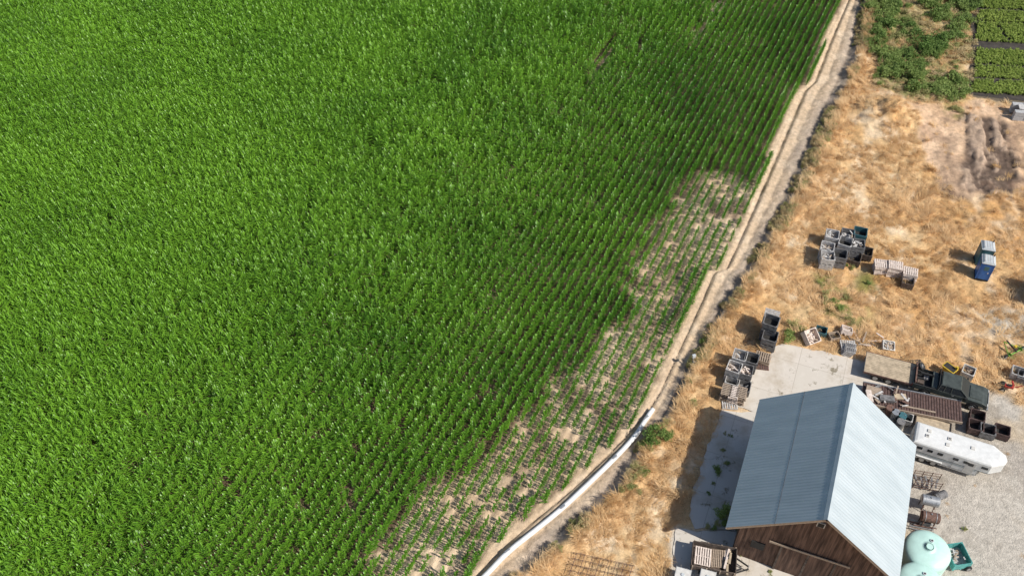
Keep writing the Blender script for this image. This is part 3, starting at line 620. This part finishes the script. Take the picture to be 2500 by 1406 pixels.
# ---------------------------------------------------------------- pickup truck
def pickup():
    b=MB(); T_='truck'
    b.ext([(-2.9,.5),(-2.9,.78),(1.0,.78),(1.0,1.16),(2.45,1.08),(2.82,.98),(2.92,.8),(2.92,.48),(2.5,.42),(-2.6,.42)],-.93,.93,T_)
    for s in(-1,1): b.box((-1.95,s*.90,.97),(1.9,.08,.40),T_); b.box((-1.95,s*.90,1.185),(1.9,.10,.03),'black')
    b.box((-2.88,0,.97),(.07,1.74,.40),T_); b.box((-1.02,0,.97),(.06,1.74,.40),T_)
    b.box((-1.95,0,.80),(1.80,1.70,.03),'black')
    b.ext([(-1.0,.77),(-1.0,1.2),(1.25,1.2),(1.25,.77)],-.93,.93,T_)
    lo=[(-1.0,-.90),(1.35,-.90),(1.35,.90),(-1.0,.90)]; hi=[(-.85,-.72),(.62,-.72),(.62,.72),(-.85,.72)]
    b.plan(lo,1.2,hi,1.76,'glass')
    b.plan([(-.88,-.76),(.66,-.76),(.66,.76),(-.88,.76)],1.75,[(-.82,-.70),(.58,-.70),(.58,.70),(-.82,.70)],1.82,T_)
    for s in(-1,1):
        for (x0,x1) in((-1.0,-.86),(1.35,.63),(.0,.0),(-.55,-.5)):
            b.cyl((x0,s*.905,1.19),(x1,s*.73,1.77),.035,T_,n=6)
    b.ext([(1.45,1.16),(2.4,1.10),(2.4,1.125),(1.45,1.19)],-.62,.62,T_)
    b.box((2.93,0,.82),(.03,1.2,.22),'steel'); b.box((2.98,0,.52),(.14,1.86,.2),'steel'); b.box((-3.0,0,.52),(.14,1.8,.16),'steel')
    for s in(-1,1):
        b.box((2.9,s*.75,.85),(.06,.26,.18),'offwhite'); b.box((-2.92,s*.86,.98),(.03,.12,.3),'red'); b.box((1.15,s*1.05,1.27),(.12,.2,.2),'black')
        b.box((0,s*.935,.60),(5.3,.012,.14),'ply'); b.box((.2,s*.937,1.05),(.18,.02,.03),'steel')
        for x in(-1.85,1.85):
            b.cyl((x,s*.945,.46),(x,s*.70,.46),.50,'black',n=20); wheel(b,x,s*.86,.39,.39,.26)
    b.box((-1.28,0,1.12),(.40,1.70,.30),'truck'); b.box((-1.9,.3,.90),(.4,.5,.16),'bindark'); b.box((-2.3,-.3,.90),(.5,.4,.16),'wooddark')
    for s in(-1,1): b.cyl((-1.05,s*.84,1.2),(-1.05,s*.84,1.85),.03,'black'); b.cyl((-2.8,s*.84,1.2),(-2.8,s*.84,1.5),.03,'black')
    b.cyl((-1.05,-.84,1.85),(-1.05,.84,1.85),.03,'black')
    return b
a1=G(2230,945);a2=G(2392,992); hd=math.atan2(a2[1]-a1[1],a2[0]-a1[0]); c_=((a1[0]+a2[0])/2+.10,(a1[1]+a2[1])/2+.25)
pickup().obj('pickup_truck',(*c_,0),hd,bevel=.025,scale=.96)
b=MB(); Lf=3.9
b.box((0,0,.80),(Lf,2.1,.10),'steel')
for q in range(12): b.box((0,-.97+q*.177,.865),(Lf-.05,.16,.03),'ply')
for s in(-1,1): b.box((0,s*1.07,.80),(Lf,.06,.18),'rust'); b.box((.0,s*.5,.66),(Lf,.1,.18),'black')
for q in(-.75,.25):
    for s in(-1,1): wheel(b,q-.2,s*.88,.36,.36,.24)
b.box((1.9,0,1.05),(.10,2.1,.4),'rust'); b.box((2.2,.35,1.0),(.6,.10,.12),'black',(0,0,-.2)); b.box((2.2,-.35,1.0),(.6,.10,.12),'black',(0,0,.2))
b.cyl((2.15,.8,.95),(2.3,.8,1.15),.34,'black',n=18); b.cyl((2.14,.8,1.04),(2.32,.8,1.16),.17,'steel',n=14)
b.box((2.7,0,1.25),(1.0,.14,.16),'black'); b.cyl((3.15,0,.8),(3.15,0,1.3),.06,'black')
a1=G(2112,905);a2=G(2232,937); hd2=math.atan2(a2[1]-a1[1],a2[0]-a1[0]); b.obj('gooseneck_trailer',((a1[0]+a2[0])/2-.1,(a1[1]+a2[1])/2+.25,0),hd2)
b=MB(); Lf=7.3
b.box((0,0,.72),(Lf,2.0,.08),'rust')
for q in range(36): b.box((-Lf/2+.1+q*.203,0,.78),(.13,1.9,.04),'binred')
for s in(-1,1): b.box((0,s*1.03,.75),(Lf,.07,.22),'wood' if s<0 else 'steel'); b.box((0,s*.5,.6),(Lf,.1,.16),'rust')
for q in(1.2,2.1):
    for s in(-1,1): wheel(b,q,s*.9,.34,.34,.22)
b.box((-1.9,-.3,.95),(1.1,.5,.28),'bindark',(0,0,.1)); b.box((-2.9,.2,.92),(1.1,.8,.18),'wood',(0,0,-.1)); b.box((-.9,.2,.9),(.9,.5,.12),'ply',(0,0,.2)); b.box((-3.2,-.4,.95),(.4,1.1,.2),'woodpale',(0,0,.2)); b.box((.4,-.6,.86),(2.6,.12,.08),'wood')
for q in range(14): b.box((random.uniform(-3.3,-.3),random.uniform(-.8,.8),random.uniform(.83,1.05)),(random.uniform(.2,.9),random.uniform(.08,.25),.08),random.choice(['wood','bindark','bingrey','rust']),(0,random.uniform(-.1,.1),random.uniform(0,3)))
a1=G(2112,978);a2=G(2330,1022); hd3=math.atan2(a2[1]-a1[1],a2[0]-a1[0]); b.obj('rusty_flatbed_trailer',((a1[0]+a2[0])/2,(a1[1]+a2[1])/2+.15,0),hd3)
b=MB(); b.box((0,0,.5),(2.5,1.7,.1),'ply'); 
for s in(-1,1): b.box((0,s*.87,.53),(2.55,.05,.22),'wooddark'); b.box((s*1.27,0,.53),(.05,1.75,.22),'wooddark'); wheel(b,0,s*1.0,.3,.3,.2); b.box((0,s*1.0,.66),(.8,.26,.03),'black')
b.box((1.7,0,.45),(.9,.1,.1),'black'); b.obj('small_flat_trailer',(*G(2272,1054),0),-.38,bevel=.01)
# ---------------------------------------------------------------- horse trailer
b=MB(); W2=1.08
body=[(-3.55,-W2),(1.75,-W2),(1.75,W2),(-3.55,W2)]
b.plan(body,.45,body,2.25,'white')
nose=[(1.75,-W2),(2.5,-W2),(3.45,-.45),(3.6,0),(3.45,.45),(2.5,W2),(1.75,W2)]
b.plan(nose,1.25,nose,2.25,'white')
full=[(-3.55,-W2),(2.5,-W2),(3.45,-.45),(3.6,0),(3.45,.45),(2.5,W2),(-3.55,W2)]
def shr(pl,s): return [(x*(1-s*.35),y*(1-s)) for x,y in pl]
b.plan(full,2.252,shr(full,.06),2.36,'white'); b.plan(shr(full,.06),2.362,shr(full,.20),2.43,'white'); b.plan(shr(full,.2),2.432,shr(full,.5),2.47,'white')
for x,yy in((-2.6,-.2),(-2.5,.35),(-.9,.2),(.9,.0),(-1.0,-.45)): b.box((x,yy,2.50),(.30,.30,.08),'offwhite'); 
b.box((-2.6,-.2,2.56),(.16,.16,.02),'bindark'); b.box((-.9,.2,2.56),(.16,.16,.02),'bindark')
for s in(-1,1):
    y=s*(W2+.012)
    for x in(-2.9,-2.1,-1.3,-.1,.7): b.box((x,y,1.82),(.42,.03,.30),'glass'); b.box((x,y+s*.006,1.82),(.5,.015,.03),'steel')
    b.box((2.1,y,1.85),(.5,.03,.28),'glass'); b.box((-.9,y,.62),(5.2,.02,.16),'steel'); b.box((-.5,y,1.28),(6.0,.016,.05),'truck'); b.box((-.9,y,1.12),(5.0,.014,.03),'bluegreen')
    b.box((1.1,y,1.28),(.72,.025,1.5),'offwhite'); b.box((1.1,y+s*.01,1.75),(.4,.02,.35),'glass'); b.box((-.15,y,1.1),(.02,.03,1.4),'steel')
    for x in(-2.35,-1.45): wheel(b,x,s*.98,.38,.38,.22)
    b.box((-1.9,s*(W2+.03),.84),(2.0,.16,.05),'white'); b.box((-2.9,s*(W2+.03),.70),(.05,.14,.3),'white'); b.box((-.9,s*(W2+.03),.70),(.05,.14,.3),'white')
    b.box((-3.57,s*.9,.8),(.03,.12,.2),'red'); b.box((-3.57,s*.53,1.35),(.03,.95,1.6),'offwhite')
b.cyl((3.0,0,0),(3.0,0,1.25),.08,'steel'); b.box((2.4,0,1.18),(1.6,.2,.14),'steel'); b.cyl((1.95,.6,0),(1.95,.6,1.2),.05,'steel'); b.cyl((1.95,-.6,0),(1.95,-.6,1.2),.05,'steel')
b.obj('horse_trailer',(*G(2322,1126),0),math.radians(-23),bevel=.02,scale=.90)
# ---------------------------------------------------------------- bins near trailer
for (u,v,m_) in [(2376,1050,'binred'),(2405,1060,'bindark'),(2440,1062,'binred'),(2380,1026,'binred')]: place_bin(u,v,-.35+random.uniform(-.08,.08),1,m_,None,1.1,1.0,sz=.75)
for (u,v,m_) in [(2358,918,'offwhite'),(2478,920,'bingrey'),(2492,930,'bindark')]: place_bin(u,v,-.5,1,m_,'rust' if m_=='offwhite' else None,.95,.95,sz=.8)
b=MB(); b.plan([(-.3,-.25),(.3,-.25),(.3,.25),(-.3,.25)],.3,[(-.6,-.4),(.6,-.4),(.6,.4),(-.6,.4)],.9,'yellow'); b.box((0,0,.91),(1.05,.62,.02),'dark')
for s in(-1,1):
    for s2 in(-1,1): b.cyl((s*.3,s2*.25,0),(s*.3,s2*.25,.4),.04,'yellow')
b.box((.45,.25,.9),(.2,.2,.6),'yellow'); b.obj('yellow_hopper',(*G(2312,912),0),-.9,bevel=.02,scale=.9)
def drum(u,v,m_='rust',lie=False,name='steel_drum',L_=.9,r_=.3,rz_=0):
    b=MB()
    if lie: 
        b.cyl((-L_/2,0,r_),(L_/2,0,r_),r_,m_,n=20)
        for q in(-.25,.25): b.cyl((q*L_-.015,0,r_),(q*L_+.015,0,r_),r_+.015,m_,n=20)
    else:
        b.cyl((0,0,0),(0,0,L_),r_,m_,n=20)
        for q in(.33,.66,.99): b.cyl((0,0,q*L_-.015),(0,0,q*L_+.015),r_+.015,m_,n=20)
        b.cyl((.15,0,L_),(.15,0,L_+.03),.04,'steel',n=8)
    return b.obj(name,(*G(u,v),0),rz_)
drum(2180,1022,'steel'); drum(2196,1030,'bluegreen'); drum(2166,1012,'rust'); drum(2192,1045,'bindark'); place_bin(2210,1030,-.4,1,'bingrey',None,.8,.8,name='wooden_crate'); place_pal(2158,1002,4,-.4,'wood')
def fuel_tank(u,v,m_):
    b=MB(); b.cyl((-.62,0,1.15),(.62,0,1.15),.42,m_,n=24); b.cyl((-.70,0,1.15),(-.62,0,1.15),.32,m_,.42,n=24); b.cyl((.62,0,1.15),(.70,0,1.15),.42,m_,.32,n=24)
    for sx in(-.4,.4):
        for s in(-1,1): b.cyl((sx,s*.45,0),(sx,s*.22,.85),.035,'rust',n=8)
        b.box((sx,0,.76),(.08,.9,.06),'rust'); b.cyl((sx-.02,0,1.15),(sx+.02,0,1.15),.432,'steel',n=24)
    b.cyl((0,0,1.55),(0,0,1.65),.06,'steel',n=10); b.cyl((-.7,-.1,.5),(-.7,-.1,1.1),.03,'black')
    b.obj('fuel_tank',(*G(u,v),0),-.25,scale=.9)
fuel_tank(2260,1240,'steel'); fuel_tank(2260,1280,'rust')
b=MB()
for q in range(4):
    b.cyl((-.9,0,.2+q*.3),(.9,0,.2+q*.3),.025,'rust',n=6); b.cyl((-.9,.8,.2+q*.3),(.9,.8,.2+q*.3),.025,'rust',n=6)
for x in(-.9,-.3,.3,.9):
    for y in(0,.8): b.cyl((x,y,0),(x,y,1.2),.03,'rust',n=6)
for q in range(5): b.box((-.7+q*.35,.4,.5),(.12,.9,.05),'bindark',(random.uniform(-.2,.2),0,random.uniform(-.3,.3)))
b.obj('pipe_rack',(*G(2258,1196),0),-.2)
b=MB()
for q in range(9): b.cyl((-.8+random.uniform(-.2,.2),q*.11,.1+.06*(q%3)),(.8+random.uniform(-.2,.2),q*.11+random.uniform(-.2,.2),.12+.06*(q%2)),.04,'rust' if q%2 else 'steel',n=6)
b.box((.1,.9,.3),(.7,.5,.6),'bindark'); b.obj('scrap_pipes',(*G(2250,1306),0),-.3)
drum(2292,1215,'bindark',True,rz_=.4)
# ---------------------------------------------------------------- water tanks
def water_tank(u,v,r_,h_,mh):
    b=MB(); n_=40; prof=[(r_*.985,0),(r_,.05)]
    k=7
    for q in range(k):
        z0=.05+(h_-.1)*q/k; dz=(h_-.1)/k; prof+=[(r_,z0+.1*dz),(r_*1.012,z0+.3*dz),(r_*1.012,z0+.7*dz),(r_,z0+.9*dz)]
    prof+=[(r_,h_)]
    for q in range(1,9): a=q/9*math.pi/2; prof.append((r_*math.cos(a)*.98+.0,h_+.42*math.sin(a)))
    prof+=[(.27,h_+.44),(.27,h_+.50)]
    vs=[];fs=[]
    for (rr,zz_) in prof:
        for i in range(n_): a=2*math.pi*i/n_; vs.append((rr*math.cos(a),rr*math.sin(a),zz_))
    for j in range(len(prof)-1):
        for i in range(n_): i2=(i+1)%n_; fs.append((j*n_+i,j*n_+i2,(j+1)*n_+i2,(j+1)*n_+i))
    b.add(vs,fs,'mint'); 
    o=b.obj('water_tank',(*G(u,v,mh),0),.4,smooth=True)
    b2=MB(); b2.cyl((0,0,h_+.45),(0,0,h_+.52),.22,'mint',n=20); b2.cyl((r_*.3,r_*.2,h_+.36),(r_*.3,r_*.2,h_+.46),.12,'greytop',n=12); b2.cyl((r_*.3,r_*.2,h_+.46),(r_*.3,r_*.2,h_+.48),.06,'dark',n=12)
    b2.box((r_+.05,0,.25),(.2,.2,.2),'black')
    b2.obj('lid_and_fittings',parent=o)
water_tank(2268,1337,1.5,2.5,2.8); water_tank(2250,1418,1.5,2.5,2.8)
b=MB(); bin_(b,0,0,.1,0,1.3,1.6,.8,'teal','bingrey'); wheel(b,.5,-.85,.25,.25,.15); b.obj('teal_dumpster',(*G(2330,1366),0),.15,bevel=.01)
# ---------------------------------------------------------------- utility trailer bottom
b=MB(); b.box((0,0,.62),(2.9,1.8,.08),'wooddark')
for s in(-1,1):
    for q in range(3): b.box((0,s*.92,.75+q*.17),(2.9,.05,.14),'wooddark'); b.box((s*1.47,0,.75+q*.17),(.05,1.8,.14),'wooddark')
    for x in(-1.4,-.45,.45,1.4): b.box((x,s*.96,.88),(.08,.05,.6),'wood')
    for x in(-.45,.4): wheel(b,x,s*1.1,.33,.33,.2)
    b.box((0,s*1.1,.72),(1.9,.26,.03),'black'); b.box((1.9,s*.35,.5),(1.1,.08,.1),'black',(0,0,-s*.5))
b.cyl((2.35,0,.0),(2.35,0,.8),.04,'steel')
pallet(b,-.75,0,.85,0,'woodpale',1.1,1.3,tilt=(.05,.08)); pallet(b,.3,.1,.72,.1,'wood',1.0,1.3)
for q in range(7): b.box((.95+random.uniform(-.2,.2),random.uniform(-.6,.6),.8+.04*q),(.9,.14,.05),'woodpale' if q%2 else 'ply',(0,random.uniform(-.15,.15),1.4+random.uniform(-.2,.2)))
b.obj('utility_trailer',(*G(1738,1378),0),-.20)
for (u,v) in [(1662,1420),(1722,1425)]:
    b=MB(); b.box((0,0,.07),(1.1,1.0,.14),'wood'); b.box((0,0,.62),(1.0,.95,.9),'offwhite')
    for q in range(5):
        b.box((0,0,.25+q*.2),(1.06,1.01,.03),'steel'); 
    for x in(-.5,-.17,.17,.5):
        for s in(-1,1): b.box((x,s*.505,.62),(.03,.03,.95),'steel')
    b.cyl((0,0,1.06),(0,0,1.13),.12,'greytop'); b.obj('ibc_tote',(*G(u,v),0),-.3,bevel=.015)
b=MB()
for q in range(8): b.cyl((-2+q*.55,-.9,.35),(-1.8+q*.55,.9,.35),.02,'rust',n=6)
for q in range(5): b.cyl((-2.1,-.9+q*.45,.3),(2.2,-.85+q*.45,.3),.02,'rust',n=6)
for q in range(20): x=random.uniform(-2,2);y=random.choice([-.9,-.45,0,.45,.9]); b.cyl((x,y,0),(x,y,.32),.02,'rust',n=5)
b.obj('spike_harrow',(*G(1465,1398),0),-.25)
b=MB()
b.cyl((-.9,0,.5),(.9,0,.5),.06,'green'); 
for s in(-1,1):
    for q in range(14):
        a=q/14*6.283; b.cyl((s*.7,0,.55),(s*.7+.05,.55*math.cos(a),.55+.5*math.sin(a)),.015,'green',n=5)
    b.cyl((s*.7,0,.55),(s*.72,0,.55),.18,'green',n=16)
    b.cyl((s*.9,0,.5),(0,1.4,.55),.04,'green'); wheel(b,s*1.1,.1,.3,.3,.14)
b.box((0,.6,.8),(.1,1.4,.10),'black',(.2,0,0)); b.box((.1,.3,1.0),(.25,.2,.2),'yellow'); b.obj('hay_rake',(*G(2474,868),0),.5,scale=.85)
b=MB(); b.box((0,0,.6),(.8,.35,.2),'red'); b.box((.3,.4,.7),(.15,.6,.15),'red',(0,0,.3)); wheel(b,-.5,.45,.28,.28,.16); wheel(b,-.5,-.45,.28,.28,.16); b.cyl((.4,0,.6),(1.1,.2,1.0),.05,'red'); b.cyl((-.4,0,.7),(-1.0,.1,.5),.05,'black'); b.box((0,0,.76),(.4,.25,.12),'black'); b.obj('rotary_tiller',(*G(2458,952),0),-.4,bevel=.02,scale=.8)
b=MB()
for q in range(2):
    for j in range(2): b.box((j*1.25,0,.3+q*.62),(1.2,.6,.58),'concrete_block'); b.box((j*1.25,1.5,.3+q*.62),(1.2,.6,.58),'concrete_block')
    b.box((2.4,.75,.3+q*.62),(.6,2.1,.58),'concrete_block')
b.box((.6,.75,1.32),(1.4,.9,.1),'bingrey'); b.obj('concrete_block_bin',(*G(2482,292),0),-.15,bevel=.03,scale=.85)
b=MB()
for q in range(12): b.box((random.gauss(0,.7),random.gauss(0,.5),.05+.03*q%.3),(random.uniform(.4,1.4),.12,.04),random.choice(['wood','woodpale','wooddark']),(0,0,random.uniform(0,3)))
b.obj('scrap_lumber',(*G(2100,832),0),0)
print('done',len(cx))
